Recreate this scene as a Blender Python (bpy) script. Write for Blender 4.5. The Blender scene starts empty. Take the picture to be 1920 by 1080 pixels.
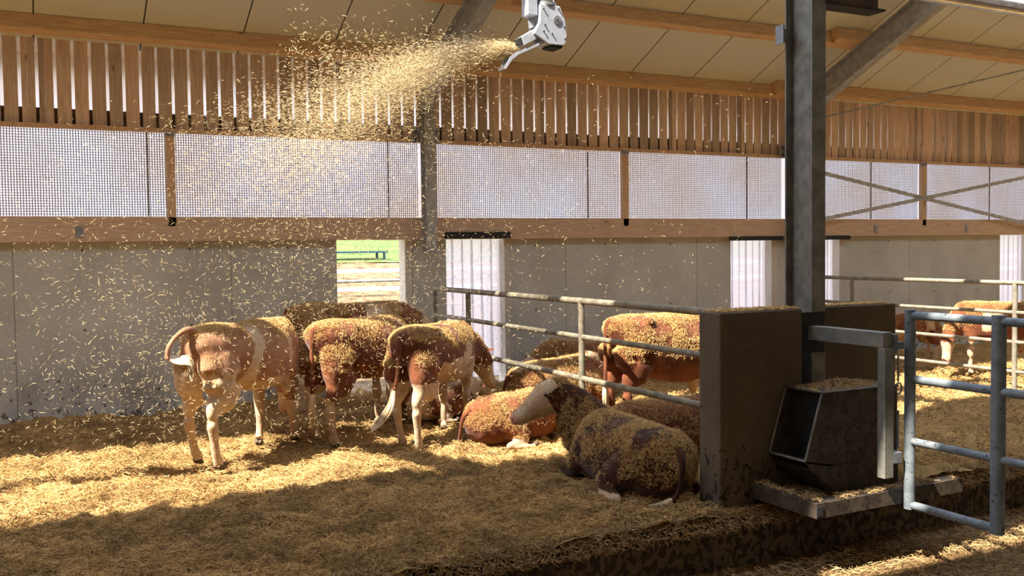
import bpy, math, random
import numpy as np
from mathutils import Vector, Matrix
rng = np.random.default_rng(7)
random.seed(7)
PI = math.pi
S = bpy.context.scene
COL = S.collection

# ------------------------------------------------------------------ camera
cam_d = bpy.data.cameras.new('camera'); cam = bpy.data.objects.new('camera', cam_d); COL.objects.link(cam)
F, PITCH, ROLL, YAW = 1789.1, .04288, -.01222, .4715
cam_d.sensor_width = 36; cam_d.lens = F / 1920 * 36; cam_d.clip_end = 400; cam_d.clip_start = .05
def vray(xi, yi):
    cr, sr = math.cos(ROLL), math.sin(ROLL); cp, sp = math.cos(PITCH), math.sin(PITCH); c, s = math.cos(YAW), math.sin(YAW)
    xd = cr*xi + sr*yi; up = -(-sr*xi + cr*yi)
    y = cp + sp*up; z = -sp + cp*up
    return Vector((c*xd + s*y, -s*xd + c*y, z))
fw = vray(0, 0); rt = vray(1, 0) - fw; upv = vray(0, -1) - fw
m3 = Matrix((rt.normalized(), upv.normalized(), -fw.normalized())).transposed()
cam.matrix_world = Matrix.Translation((0, 0, 2.0)) @ m3.to_4x4()
S.camera = cam

# ------------------------------------------------------------------ light
w = bpy.data.worlds.new('world'); S.world = w; w.use_nodes = True
nt = w.node_tree; nt.nodes.clear()
wo = nt.nodes.new('ShaderNodeOutputWorld'); bg = nt.nodes.new('ShaderNodeBackground')
tc = nt.nodes.new('ShaderNodeTexCoord'); sx = nt.nodes.new('ShaderNodeSeparateXYZ'); cr_ = nt.nodes.new('ShaderNodeValToRGB')
nt.links.new(tc.outputs['Generated'], sx.inputs[0]); nt.links.new(sx.outputs['Z'], cr_.inputs[0])
e = cr_.color_ramp.elements
e[0].position = 0.0; e[0].color = (.93, .95, 1, 1); e[1].position = .6; e[1].color = (.62, .74, .95, 1)
n_ = e.new(.12); n_.color = (1, .96, .92, 1)
nt.links.new(cr_.outputs[0], bg.inputs[0]); bg.inputs[1].default_value = 5.0
nt.links.new(bg.outputs[0], wo.inputs[0])
sun_d = bpy.data.lights.new('sun', 'SUN'); sun = bpy.data.objects.new('sun', sun_d); COL.objects.link(sun)
sun_d.energy = 17.0; sun_d.angle = math.radians(.53); sun_d.color = (1, .92, .80)
SUN = Vector((.75, .21, -1.0)).normalized()
sun.rotation_euler = SUN.to_track_quat('-Z', 'Y').to_euler(); sun.location = (-5, 0, 20)
S.view_settings.view_transform = 'Standard'; S.view_settings.look = 'None'
S.view_settings.exposure = 0.0; S.view_settings.gamma = 1; S.view_settings.use_curve_mapping = False
S.cycles.use_denoising = True; S.cycles.max_bounces = 7; S.cycles.diffuse_bounces = 5
S.cycles.caustics_reflective = False; S.cycles.caustics_refractive = False; S.cycles.sample_clamp_indirect = 6
S.cycles.transparent_max_bounces = 16

# ------------------------------------------------------------------ helpers
def tag(o, label=None, cat=None, group=None, kind=None):
    if label: o['label'] = label
    if cat: o['category'] = cat
    if group: o['group'] = group
    if kind: o['kind'] = kind
    return o
class MB:
    def __init__(s): s.v = []; s.f = []
    def add(s, vs, fs):
        n = len(s.v); s.v += [tuple(v) for v in vs]; s.f += [tuple(i + n for i in f) for f in fs]; return s
    def box(s, x0, x1, y0, y1, z0, z1, M=None):
        vs = [Vector((x, y, z)) for z in (z0, z1) for y in (y0, y1) for x in (x0, x1)]
        if M is not None: vs = [M @ v for v in vs]
        return s.add(vs, [(0,2,3,1),(4,5,7,6),(0,1,5,4),(2,6,7,3),(0,4,6,2),(1,3,7,5)])
    def tube(s, pts, r, n=14, r2=None, side=None):
        pts = [Vector(p) for p in pts]; N = len(pts)
        rr = r if isinstance(r, (list, tuple)) else [r]*N
        vs = []; fs = []
        prev = None
        for i, p in enumerate(pts):
            t = (pts[min(i+1, N-1)] - pts[max(i-1, 0)]).normalized()
            a = Vector(side) if side else (prev if prev else (Vector((0,0,1)) if abs(t.z) < .9 else Vector((1,0,0))))
            a = (a - t*a.dot(t)).normalized(); prev = a; b = t.cross(a)
            q = rr[i]; qa, qb = q if isinstance(q, (tuple, list)) else (q, q)
            for k in range(n):
                an = 2*PI*k/n; vs.append(p + a*math.cos(an)*qa + b*math.sin(an)*qb)
        for i in range(N-1):
            for k in range(n): fs.append((i*n+k, i*n+(k+1) % n, (i+1)*n+(k+1) % n, (i+1)*n+k))
        fs.append(tuple(range(n-1, -1, -1))); fs.append(tuple((N-1)*n+k for k in range(n)))
        return s.add(vs, fs)
    def build(s, name, mat, parent=None, smooth=False, bevel=0, recalc=False):
        me = bpy.data.meshes.new(name); me.from_pydata(s.v, [], s.f); me.update()
        if smooth: me.shade_smooth() if hasattr(me, 'shade_smooth') else None
        o = bpy.data.objects.new(name, me); COL.objects.link(o)
        if mat: me.materials.append(mat)
        if parent: o.parent = parent
        if bevel:
            b = o.modifiers.new('b', 'BEVEL'); b.width = bevel; b.segments = 2; b.limit_method = 'ANGLE'
        if smooth and len(s.f) and not bevel:
            try: me.set_sharp_from_angle(angle=math.radians(50))
            except Exception: pass
        return o
def empty(name, loc, label, cat, group=None, rz=0):
    o = bpy.data.objects.new(name, None); COL.objects.link(o); o.location = loc; o.rotation_euler = (0, 0, rz); o.empty_display_size = .2
    return tag(o, label, cat, group)
def shift(o, root):       # geometry was written in world space: bring it under its root
    o.parent = root; l = root.location
    for v in o.data.vertices: v.co -= l
    return o
def struct(o): o['kind'] = 'structure'; return o

# value noise in numpy
_G = rng.random((32, 32, 32)).astype(np.float32)
def vnoise(p, sc, oct=3, seed=0):
    p = np.asarray(p, dtype=np.float64)*sc + 13.7*seed + 100; r = 0; a = 1; tot = 0
    for _ in range(oct):
        i = np.floor(p).astype(int); f = p - i; f = f*f*(3-2*f); i &= 31; j = (i+1) & 31
        g = lambda x, y, z: _G[x, y, z]
        x0, y0, z0 = i.T; x1, y1, z1 = j.T; fx, fy, fz = f.T
        v = ((g(x0,y0,z0)*(1-fx)+g(x1,y0,z0)*fx)*(1-fy)+(g(x0,y1,z0)*(1-fx)+g(x1,y1,z0)*fx)*fy)*(1-fz) + \
            ((g(x0,y0,z1)*(1-fx)+g(x1,y0,z1)*fx)*(1-fy)+(g(x0,y1,z1)*(1-fx)+g(x1,y1,z1)*fx)*fy)*fz
        r = r + a*v; tot += a; a *= .5; p = p*2.03+5.1
    return r/tot

# ------------------------------------------------------------------ materials
def lin(r, g, b):
    f = lambda c: ((c/255+.055)/1.055)**2.4 if c > 10 else c/255/12.92
    return (f(r), f(g), f(b), 1)
def newmat(name, rough=.8, metal=0, spec=.3):
    m = bpy.data.materials.new(name); m.use_nodes = True; n = m.node_tree
    b = n.nodes['Principled BSDF']; b.inputs['Roughness'].default_value = rough; b.inputs['Metallic'].default_value = metal
    b.inputs['Specular IOR Level'].default_value = spec
    return m, n, b
def N(n, t, **kw):
    x = n.nodes.new(t)
    for k, v in kw.items(): setattr(x, k, v)
    return x
def noise_node(n, scale, vec, detail=4, rough=.55):
    x = N(n, 'ShaderNodeTexNoise'); x.inputs['Scale'].default_value = scale; x.inputs['Detail'].default_value = detail; x.inputs['Roughness'].default_value = rough
    n.links.new(vec, x.inputs['Vector']); return x
def ramp(n, src, stops):
    x = N(n, 'ShaderNodeValToRGB'); e = x.color_ramp.elements
    e[0].position, e[0].color = stops[0]; e[1].position, e[1].color = stops[-1]
    for p, c in stops[1:-1]: q = e.new(p); q.color = c
    n.links.new(src, x.inputs[0]); return x
def mix(n, fac, a, b, mode='MIX'):
    x = N(n, 'ShaderNodeMix', data_type='RGBA', blend_type=mode)
    for s, v in ((x.inputs[0], fac), (x.inputs[6], a), (x.inputs[7], b)):
        if hasattr(v, 'links') or isinstance(v, bpy.types.NodeSocket): n.links.new(v, s)
        else: s.default_value = v
    return x.outputs[2]
def bump(n, b, src, strength=.3, dist=.01):
    x = N(n, 'ShaderNodeBump'); x.inputs['Strength'].default_value = strength; x.inputs['Distance'].default_value = dist
    n.links.new(src, x.inputs['Height']); n.links.new(x.outputs[0], b.inputs['Normal'])
def math_(n, op, a, b=None, c=None):
    x = N(n, 'ShaderNodeMath', operation=op)
    for i, v in enumerate((a, b, c)):
        if v is None: continue
        if isinstance(v, bpy.types.NodeSocket): n.links.new(v, x.inputs[i])
        else: x.inputs[i].default_value = v
    return x.outputs[0]
def objvec(n, scale=(1,1,1), rot=(0,0,0), world=False):
    t = N(n, 'ShaderNodeNewGeometry' if world else 'ShaderNodeTexCoord'); mp = N(n, 'ShaderNodeMapping')
    mp.inputs['Scale'].default_value = scale; mp.inputs['Rotation'].default_value = rot
    n.links.new(t.outputs['Position' if world else 'Object'], mp.inputs[0]); return mp.outputs[0]

def concrete(name, base, dark, dirt, splash=.55, lines=True):
    m, n, b = newmat(name, .85)
    v = objvec(n)
    c = ramp(n, noise_node(n, 1.2, v, 6).outputs[0], [(.3, dark), (.7, base)]).outputs[0]
    fine = noise_node(n, 28, v, 3)
    c = mix(n, .25, c, ramp(n, fine.outputs[0], [(.35, dark), (.65, base)]).outputs[0])
    sep = N(n, 'ShaderNodeSeparateXYZ'); n.links.new(v, sep.inputs[0])
    # dung splashes, thicker towards the foot
    sp = noise_node(n, 17, objvec(n, (1,1,.8)), 3, .6).outputs[0]
    low = N(n, 'ShaderNodeMapRange'); n.links.new(sep.outputs['Z'], low.inputs[0]); low.inputs[1].default_value = -.1; low.inputs[2].default_value = 1.1
    low.inputs[3].default_value = splash; low.inputs[4].default_value = .80
    k = math_(n, 'GREATER_THAN', sp, low.outputs[0])
    c = mix(n, math_(n, 'MULTIPLY', k, .8), c, dirt)
    # smear
    sm = ramp(n, noise_node(n, 2.2, objvec(n, (1,1,.7)), 5).outputs[0], [(.45, (0,0,0,1)), (.7, (1,1,1,1))]).outputs[0]
    lowm = N(n, 'ShaderNodeMapRange'); n.links.new(sep.outputs['Z'], lowm.inputs[0]); lowm.inputs[1].default_value = 0; lowm.inputs[2].default_value = 1.4
    lowm.inputs[3].default_value = .55; lowm.inputs[4].default_value = 0
    c = mix(n, math_(n, 'MULTIPLY', sm, lowm.outputs[0]), c, dirt)
    if lines:   # formwork joints and tie holes
        fx = math_(n, 'FRACT', math_(n, 'MULTIPLY', math_(n, 'ADD', sep.outputs['X'], 50.35), 1/2.45))
        ln = math_(n, 'LESS_THAN', math_(n, 'ABSOLUTE', math_(n, 'SUBTRACT', fx, .5)), .002)
        c = mix(n, math_(n, 'MULTIPLY', ln, .6), c, dirt)
        hx = math_(n, 'SUBTRACT', math_(n, 'FRACT', math_(n, 'MULTIPLY', sep.outputs['X'], 1/1.22)), .5)
        hz = math_(n, 'SUBTRACT', math_(n, 'FRACT', math_(n, 'MULTIPLY', math_(n, 'ADD', sep.outputs['Z'], .35), 1/.95)), .5)
        d = math_(n, 'SQRT', math_(n, 'ADD', math_(n, 'POWER', math_(n, 'MULTIPLY', hx, 1.22), 2), math_(n, 'POWER', math_(n, 'MULTIPLY', hz, .95), 2)))
        c = mix(n, math_(n, 'MULTIPLY', math_(n, 'LESS_THAN', d, .017), .75), c, dirt)
    n.links.new(c, b.inputs['Base Color']); bump(n, b, fine.outputs[0], .25, .004)
    return m
M = {}
M['concrete'] = concrete('concrete', lin(206,206,198), lin(172,172,162), lin(66,54,42))
M['jamb'] = concrete('pale_jamb', lin(214,208,194), lin(186,178,164), lin(120,104,86), .75, False)
M['concrete_low'] = concrete('stained_concrete', lin(112,98,78), lin(80,68,54), lin(30,23,16), .5, False)

def wood(name, a, bcol, axis='x', island=0, knot=True, rough=.75):
    m, n, b = newmat(name, rough)
    sc = {'x': (1.2, 14, 14), 'z': (14, 14, 1.2), 'y': (14, 1.2, 14)}[axis]
    v = objvec(n, sc)
    g = noise_node(n, 3.0, v, 5, .6)
    c = ramp(n, g.outputs[0], [(.3, bcol), (.7, a)]).outputs[0]
    if knot:
        vo = N(n, 'ShaderNodeTexVoronoi'); vo.inputs['Scale'].default_value = 1.6
        n.links.new(objvec(n, {'x': (1,2.4,2.4), 'z': (2.4,2.4,1), 'y': (2.4,1,2.4)}[axis]), vo.inputs['Vector'])
        kk = ramp(n, vo.outputs['Distance'], [(.035, (1,1,1,1)), (.09, (0,0,0,1))]).outputs[0]
        c = mix(n, math_(n, 'MULTIPLY', kk, .6), c, (bcol[0]*.3, bcol[1]*.25, bcol[2]*.25, 1))
    if island:
        ge = N(n, 'ShaderNodeNewGeometry')
        r = ramp(n, ge.outputs['Random Per Island'], [(0, (.55,.53,.52,1)), (.35, (.85,.82,.8,1)), (1, (1.12,1.03,.98,1))]).outputs[0]
        c = mix(n, island, c, r, 'MULTIPLY')
    n.links.new(c, b.inputs['Base Color']); bump(n, b, g.outputs[0], .2, .003)
    return m
M['beam'] = wood('beam_wood', lin(238,206,160), lin(206,164,116))
M['sill'] = wood('sill_wood', lin(216,190,162), lin(184,154,126))
M['slat'] = wood('slat_wood', lin(240,224,204), lin(206,182,156), 'z', 1.0)
M['stud'] = wood('stud_wood', lin(226,194,158), lin(190,156,122), 'z')
M['dark_timber'] = wood('dark_timber', lin(110,85,66), lin(60,46,36))

def metal(name, a, bcol, rough=.5, met=.6, spots=None):
    m, n, b = newmat(name, rough, met, .5)
    v = objvec(n)
    g = noise_node(n, 9, v, 5)
    c = ramp(n, g.outputs[0], [(.35, bcol), (.65, a)]).outputs[0]
    if spots:
        k = math_(n, 'GREATER_THAN', noise_node(n, 34, v, 2).outputs[0], spots[0])
        c = mix(n, math_(n, 'MULTIPLY', k, .85), c, spots[1])
    n.links.new(c, b.inputs['Base Color']); bump(n, b, g.outputs[0], .1, .003)
    return m
M['galv'] = metal('galvanised_steel', lin(184,186,182), lin(150,152,148), .55, .12)
M['pipe'] = metal('dusty_pipe', lin(150,142,122), lin(108,102,88), .65, .3, (.62, lin(170,146,102)))
M['gatepipe'] = metal('gate_pipe', lin(134,142,148), lin(100,108,113), .55, .1, (.66, lin(60,50,40)))
M['column'] = metal('column_steel', lin(140,138,128), lin(108,106,98), .6, .2)
M['feeder'] = metal('feeder_steel', lin(92,80,66), lin(60,51,43), .55, .2, (.6, lin(40,32,26)))
M['shiny'] = metal('shiny_steel', lin(225,228,235), lin(190,194,200), .22, .9)
M['white_metal'] = metal('pale_sheet_metal', lin(214,220,230), lin(190,196,208), .35, .2)
M['black'] = metal('black_rubber', lin(44,44,44), lin(26,26,26), .8, 0)
M['bracket'] = metal('bracket_zinc', lin(160,162,166), lin(130,132,136), .5, .5)

m, n, b = newmat('ceiling_panel', .6)
g = N(n, 'ShaderNodeNewGeometry'); sp = N(n, 'ShaderNodeSeparateXYZ'); n.links.new(g.outputs['Position'], sp.inputs[0])
fx = math_(n, 'FRACT', math_(n, 'MULTIPLY', math_(n, 'ADD', sp.outputs['X'], 21.2), 1/1.155))
ln = math_(n, 'LESS_THAN', math_(n, 'ABSOLUTE', math_(n, 'SUBTRACT', fx, .5)), .007)
rb = math_(n, 'MULTIPLY', math_(n, 'SINE', math_(n, 'MULTIPLY', sp.outputs['X'], 60)), .02)
base = mix(n, math_(n, 'ADD', rb, .5), lin(222,224,206), lin(232,232,216))
c = mix(n, ln, base, lin(70,62,50)); n.links.new(c, b.inputs['Base Color']); M['ceiling'] = m

def strawmat(name, a, bb, c2, patch=0):
    m, n, b = newmat(name, .75, 0, .25)
    g = N(n, 'ShaderNodeNewGeometry')
    c = ramp(n, g.outputs['Random Per Island'], [(0, c2), (.3, bb), (.85, a), (1, tuple(min(1, x*1.2) for x in a[:3])+(1,))]).outputs[0]
    if patch:
        k = ramp(n, noise_node(n, 1.5, objvec(n), 5, .6).outputs[0], [(.38, (1,1,1,1)), (.56, (0,0,0,1))]).outputs[0]
        c = mix(n, math_(n, 'MULTIPLY', k, patch), c, (.36, .33, .28, 1), 'MULTIPLY')
    n.links.new(c, b.inputs['Base Color']); return m
M['straw'] = strawmat('straw', lin(222,186,124), lin(190,150,92), lin(128,94,54))
M['straw_bed'] = strawmat('bed_straw', lin(216,180,120), lin(182,142,86), lin(104,76,44), .75)
M['straw_air'] = strawmat('fresh_straw', lin(214,192,148), lin(196,170,124), lin(160,134,92))
M['straw_dark'] = strawmat('trodden_straw', lin(188,156,108), lin(150,120,80), lin(96,74,48))
m, n, b = newmat('bedding', .95, 0, .1)
v = objvec(n); v2 = objvec(n, (1, 2.6, 1), (0,0,.5))
nb = noise_node(n, 26, v2, 6, .7); nl = noise_node(n, 1.1, v, 4)
c = ramp(n, nb.outputs[0], [(.32, lin(108,80,46)), (.5, lin(176,140,86)), (.68, lin(222,186,126))]).outputs[0]
c = mix(n, .5, c, ramp(n, nl.outputs[0], [(.35, lin(104,80,50)), (.65, lin(206,168,108))]).outputs[0])
n.links.new(c, b.inputs['Base Color']); bump(n, b, nb.outputs[0], .9, .02); M['bedding'] = m
m, n, b = newmat('alley_floor', .95, 0, .1)
v = objvec(n); nb = noise_node(n, 22, v, 6, .7)
c = ramp(n, nb.outputs[0], [(.35, lin(66,50,34)), (.55, lin(128,102,68)), (.7, lin(196,160,108))]).outputs[0]
n.links.new(c, b.inputs['Base Color']); bump(n, b, nb.outputs[0], .8, .02); M['alley'] = m
m, n, b = newmat('grass', .9, 0, .1)
c = ramp(n, noise_node(n, 1.1, objvec(n), 5).outputs[0], [(.35, lin(70,88,40)), (.65, lin(100,116,58))]).outputs[0]; n.links.new(c, b.inputs['Base Color']); M['grass'] = m
m, n, b = newmat('yard_straw', .95, 0, .1)
c = ramp(n, noise_node(n, 3.5, objvec(n), 6, .7).outputs[0], [(.38, lin(84,64,44)), (.6, lin(136,112,82))]).outputs[0]; n.links.new(c, b.inputs['Base Color']); M['yard'] = m
# plastic strip
m = bpy.data.materials.new('plastic_strip'); m.use_nodes = True; n = m.node_tree; n.nodes.clear()
o_ = N(n, 'ShaderNodeOutputMaterial'); tr = N(n, 'ShaderNodeBsdfTransparent'); tl = N(n, 'ShaderNodeBsdfTranslucent'); df = N(n, 'ShaderNodeBsdfDiffuse')
tr.inputs[0].default_value = (.97,.96,.98,1); tl.inputs[0].default_value = (.52,.49,.52,1); df.inputs[0].default_value = (.9,.88,.9,1)
a1 = N(n, 'ShaderNodeMixShader'); a2 = N(n, 'ShaderNodeMixShader'); a1.inputs[0].default_value = .25; a2.inputs[0].default_value = .88
n.links.new(tl.outputs[0], a1.inputs[1]); n.links.new(df.outputs[0], a1.inputs[2]); n.links.new(tr.outputs[0], a2.inputs[1]); n.links.new(a1.outputs[0], a2.inputs[2]); n.links.new(a2.outputs[0], o_.inputs[0])
M['strip'] = m
m = bpy.data.materials.new('curtain_fabric'); m.use_nodes = True; n = m.node_tree; n.nodes.clear()
o_ = N(n, 'ShaderNodeOutputMaterial'); tl = N(n, 'ShaderNodeBsdfTranslucent'); df = N(n, 'ShaderNodeBsdfDiffuse'); a1 = N(n, 'ShaderNodeMixShader'); a1.inputs[0].default_value = .12
fc = ramp(n, noise_node(n, .7, objvec(n), 3).outputs[0], [(.35, (.70,.65,.63,1)), (.65, (.74,.74,.79,1))]).outputs[0]
n.links.new(fc, tl.inputs[0]); df.inputs[0].default_value = (.8,.78,.76,1)
n.links.new(tl.outputs[0], a1.inputs[1]); n.links.new(df.outputs[0], a1.inputs[2]); n.links.new(a1.outputs[0], o_.inputs[0]); M['fabric'] = m
m, n, b = newmat('net_wire', .7); b.inputs['Base Color'].default_value = lin(120,112,108); M['net'] = m
m, n, b = newmat('eave_sheet', .6); b.inputs['Base Color'].default_value = lin(240,226,200); M['eave'] = m
m, n, b = newmat('hoof', .6); b.inputs['Base Color'].default_value = lin(92,74,60); M['hoof'] = m
m, n, b = newmat('eye', .1, 0, .8); b.inputs['Base Color'].default_value = (.01,.008,.006,1); M['eye'] = m
m, n, b = newmat('nose', .4, 0, .5); b.inputs['Base Color'].default_value = lin(206,150,134); M['nose'] = m
m, n, b = newmat('tuft', .9)
c = ramp(n, noise_node(n, 12, objvec(n, (1,1,.3)), 4).outputs[0], [(.35, lin(178,150,108)), (.65, lin(236,222,198))]).outputs[0]; n.links.new(c, b.inputs['Base Color']); M['tuft'] = m
m, n, b = newmat('blue_paint', .5); b.inputs['Base Color'].default_value = lin(36,70,84); M['blue'] = m
m, n, b = newmat('white_rail', .5); b.inputs['Base Color'].default_value = lin(235,238,245); M['white'] = m  # plain white base for the far yard rails
m, n, b = newmat('trunk', .9); b.inputs['Base Color'].default_value = lin(90,70,54); M['trunk'] = m

# ------------------------------------------------------------------ setting
YW, TW, HW = 12.387, .22, 2.12
XL, XR = -9.0, 31.6
ROOFZ = lambda y: 4.5 + .466*(YW - y)
# back wall with openings
ops = [(-2.9,-1.95), (-1.35,-.45), (3.70,4.67), (5.28,6.20), (10.37,11.25), (11.93,12.81), (17.12,18.0), (18.6,19.5), (23.75,24.7), (25.2,26.1)]
ops = [o for o in ops if not (o[0] < 0)] 
ops = [(-2.9,-1.95)] + ops
wb = MB(); x = XL
for a, bb in ops: wb.box(x, a, YW, YW+TW, -.3, HW); x = bb
wb.box(x, XR, YW, YW+TW, -.3, HW)
struct(wb.build('wall_back', M['concrete']))
# pale jambs
for i, (a, bb) in enumerate(ops):
    j = MB().box(bb-.008, bb+.075, YW-.012, YW+TW+.01, -.1, HW-.01)
    if bb in (11.25,): j = MB().box(bb-.008, bb+.11, YW-.012, YW+TW+.01, -.1, HW-.01)
    struct(j.build('trim_%d' % (i+1), M['jamb'], bevel=.004))
# sill beam
struct(MB().box(XL, XR, YW-.10, YW+.06, HW, 2.42).build('wall_back_sill_beam', M['sill'], bevel=.006))
# slatted cladding
sl = MB(); x = XL; k = 0
while x < XR:
    wd = .148 + random.uniform(-.006, .006); gp = .026 if x < 9 else (.017 if x < 14 else random.choice([.004, .012, .016, .004]))
    if random.random() < .4:
        h = wd*random.uniform(.4, .6); sl.box(x, x+h-.001, YW+.03, YW+.052, 3.47, 4.5); sl.box(x+h, x+wd, YW+.03, YW+.053, 3.47, 4.5)
    else: sl.box(x, x+wd, YW+.03, YW+.052+random.uniform(0,.004), 3.47, 4.5)
    x += wd+gp+.011
struct(sl.build('wall_back_slatted_cladding', M['slat']))
struct(MB().box(XL, XR, YW+.06, YW+.10, 3.46, 3.69).build('wall_back_cladding_batten', M['dark_timber']))
struct(MB().box(XL, XR, YW-.04, YW+.06, 3.45, 3.50).build('trim_20', M['stud'], bevel=.004))
# ceiling: insulated panels over the animals, open roof light, far roof half
def slab(y0, y1, t=.08, zf=ROOFZ, x0=XL, x1=XR):
    z0, z1 = zf(y0), zf(y1)
    vs = [(x0,y0,z0),(x1,y0,z0),(x1,y1,z1),(x0,y1,z1),(x0,y0,z0+t),(x1,y0,z0+t),(x1,y1,z1+t),(x0,y1,z1+t)]
    return MB().add(vs, [(0,3,2,1),(4,5,6,7),(0,1,5,4),(1,2,6,5),(2,3,7,6),(3,0,4,7)])
SKY0, SKY1 = 6.25, 9.15
RIDGE = 2.95
struct(slab(SKY1, YW+.12).build('ceiling', M['ceiling']))
struct(slab(YW+.12, YW+.62).build('ceiling_eave_overhang', M['eave']))
struct(slab(RIDGE+.16, SKY0).build('ceiling_upper_panels', M['ceiling']))
zr = ROOFZ(RIDGE)
far = lambda y: zr - .466*(RIDGE-.06 - y)*1.0
struct(slab(-7.5, RIDGE-.10, zf=lambda y: zr - .466*(RIDGE - y)).build('ceiling_far_half_unseen', M['ceiling']))  # unseen roof half, added to keep the near side dark
# camera side and gable walls behind the viewpoint, unseen shell added to block light
struct(MB().box(XL, XR, -7.7, -7.5, -.4, 2.47).build('wall_front_unseen', M['concrete_low']))
struct(MB().box(XL, XR, -7.65, -7.55, 2.6, 4.6).build('wall_front_boards_unseen', M['slat']))  # gap under these unseen boards narrowed to dim the alley
g = MB(); 
for xx in (XL, XR):
    g.add([(xx,-7.6,-.4),(xx,YW+.1,-.4),(xx,YW+.1,4.5),(xx,RIDGE,zr),(xx,-7.6,ROOFZ(2*RIDGE+7.6))], [(0,1,2,3,4)])
    g.add([(xx+.1,-7.6,-.4),(xx+.1,YW+.1,-.4),(xx+.1,YW+.1,4.5),(xx+.1,RIDGE,zr),(xx+.1,-7.6,ROOFZ(2*RIDGE+7.6))], [(4,3,2,1,0)])
struct(g.build('wall_gable_unseen', M['slat']))
# purlins (timber, lapped at every frame)
FR = [-1.64, 4.96, 11.56, 18.16, 24.76]
def purlin(y, x0, x1, off=0, dz=0):
    c_, s_ = math.cos(.436), -math.sin(.436)
    R = Matrix.Translation((0, y, ROOFZ(y)-.005)) @ Matrix.Rotation(-.436, 4, 'X')
    return MB().box(x0, x1, -.06+off, .06+off, -.20+dz, 0, R)
def purl_row(y, label, cat='roof beam'):
    for i in range(len(FR)-1):
        x0, x1 = FR[i]-.55, FR[i+1]+.55
        if i == 0: x0 = XL+.2
        if i == len(FR)-2: x1 = XR-.2
        o = purlin(y, x0, x1, off=(.062 if i % 2 else -.062)).build('timber_purlin', M['beam'], bevel=.006)
        bay = ['left bay up to the left steel rafter', 'bay between the two steel rafters', 'bay right of the dark column', 'far right bay, hardly seen'][i]
        tag(o, label + ', ' + bay, cat, 'purlins under the roof panels')
purl_row(12.12, 'brown timber purlin at the eave')
purl_row(10.85, 'orange-brown timber purlin higher up under the ceiling')
for y in (9.05, 7.7, 6.35, 5.0, 3.6):
    for i in range(len(FR)-1):
        tag(purlin(y, FR[i]-.55, FR[i+1]+.55, off=(.062 if i % 2 else -.062)).build('timber_purlin', M['beam']), 'timber purlin high in the roof above the picture', 'roof beam', 'purlins near the ridge')
# steel rafters + wall posts
def ibeam(mb, L, d, bw, tf=.012, tw=.008, Mx=None):   # along local x, depth z, width y
    mb.box(0, L, -bw/2, bw/2, -tf, 0, Mx); mb.box(0, L, -bw/2, bw/2, -d, -d+tf, Mx); mb.box(0, L, -tw/2, tw/2, -d+tf, -tf, Mx)
for i, xf in enumerate(FR):
    y1, y0 = YW-.12, RIDGE+.2
    L = math.hypot(y1-y0, .466*(y1-y0))
    R = Matrix.Translation((xf, y1, ROOFZ(y1)-.235)) @ Matrix.Rotation(PI/2, 4, 'Z').inverted() @ Matrix.Rotation(-math.atan(.466), 4, 'Y')
    mb = MB(); ibeam(mb, L, .36, .17, .014, .009, R)
    nm = ['at the far left, out of view', 'behind the straw blower', 'slanting up right of the dark column', 'at the far right end', 'in the last bay, out of view'][i]
    tag(mb.build('steel_rafter', M['galv']), 'grey steel I-beam rafter ' + nm, 'roof beam', 'steel rafters')
    wp = empty('wall_post', (xf, YW-.1, 1.93), 'grey steel wall post ' + ['out of view on the left','between the open window and the curtained doorway','partly hidden behind the dark column','at the far right behind the braces','out of view far right'][i], 'steel post', 'steel posts along the back wall')
    mb = MB()
    T = Matrix.Translation((xf, YW-.13, 1.93)) @ Matrix.Rotation(-PI/2, 4, 'Y')
    mb.box(-.08, .08, -.012, 0, 0, 2.35).box(-.08, .08, -.17, -.158, 0, 2.35).box(-.005, .005, -.16, -.01, 0, 2.35)
    mb.build('post_section', M['galv'], wp, bevel=.002)
    MB().box(-.20, .20, .0, .012, 1.52, 1.72).build('fixing_plate', M['bracket'], wp, bevel=.003)
    for bx in (-.15, .15):
        for bz in (1.57, 1.67): MB().tube([(bx, .0, bz), (bx, -.02, bz)], .014, 8).build('bolt', M['black'], wp)
# timber studs in net band
for i, xs in enumerate([-5.0, 1.62, 8.25, 14.85, 21.4]):
    o = empty('timber_stud', (xs, YW-.1, 2.3), 'upright timber stud crossing the net ' + ['out of view on the left','left of the straw jet','right of the steel wall post','behind the crossed braces','out of view on the right'][i], 'wooden post', 'timber studs')
    MB().box(-.05, .05, 0, .09, 0, 1.19).build('stud_board', M['stud'], o, bevel=.005)
    MB().box(-.055, .055, -.008, .05, 1.10, 1.16).build('bracket_plate', M['bracket'], o, bevel=.003)
# small beam brackets
for i, xs in enumerate([.58, 13.6, 16.0]):
    tag(MB().box(xs-.04, xs+.04, YW-.112, YW-.101, 2.17, 2.31).build('beam_bracket', M['bracket'], bevel=.003), 'small zinc bracket on the sill beam, ' + ['at the left edge of the wall','right of the dark column','far right near the brace end'][i], 'bracket', 'brackets on the sill beam')
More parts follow.
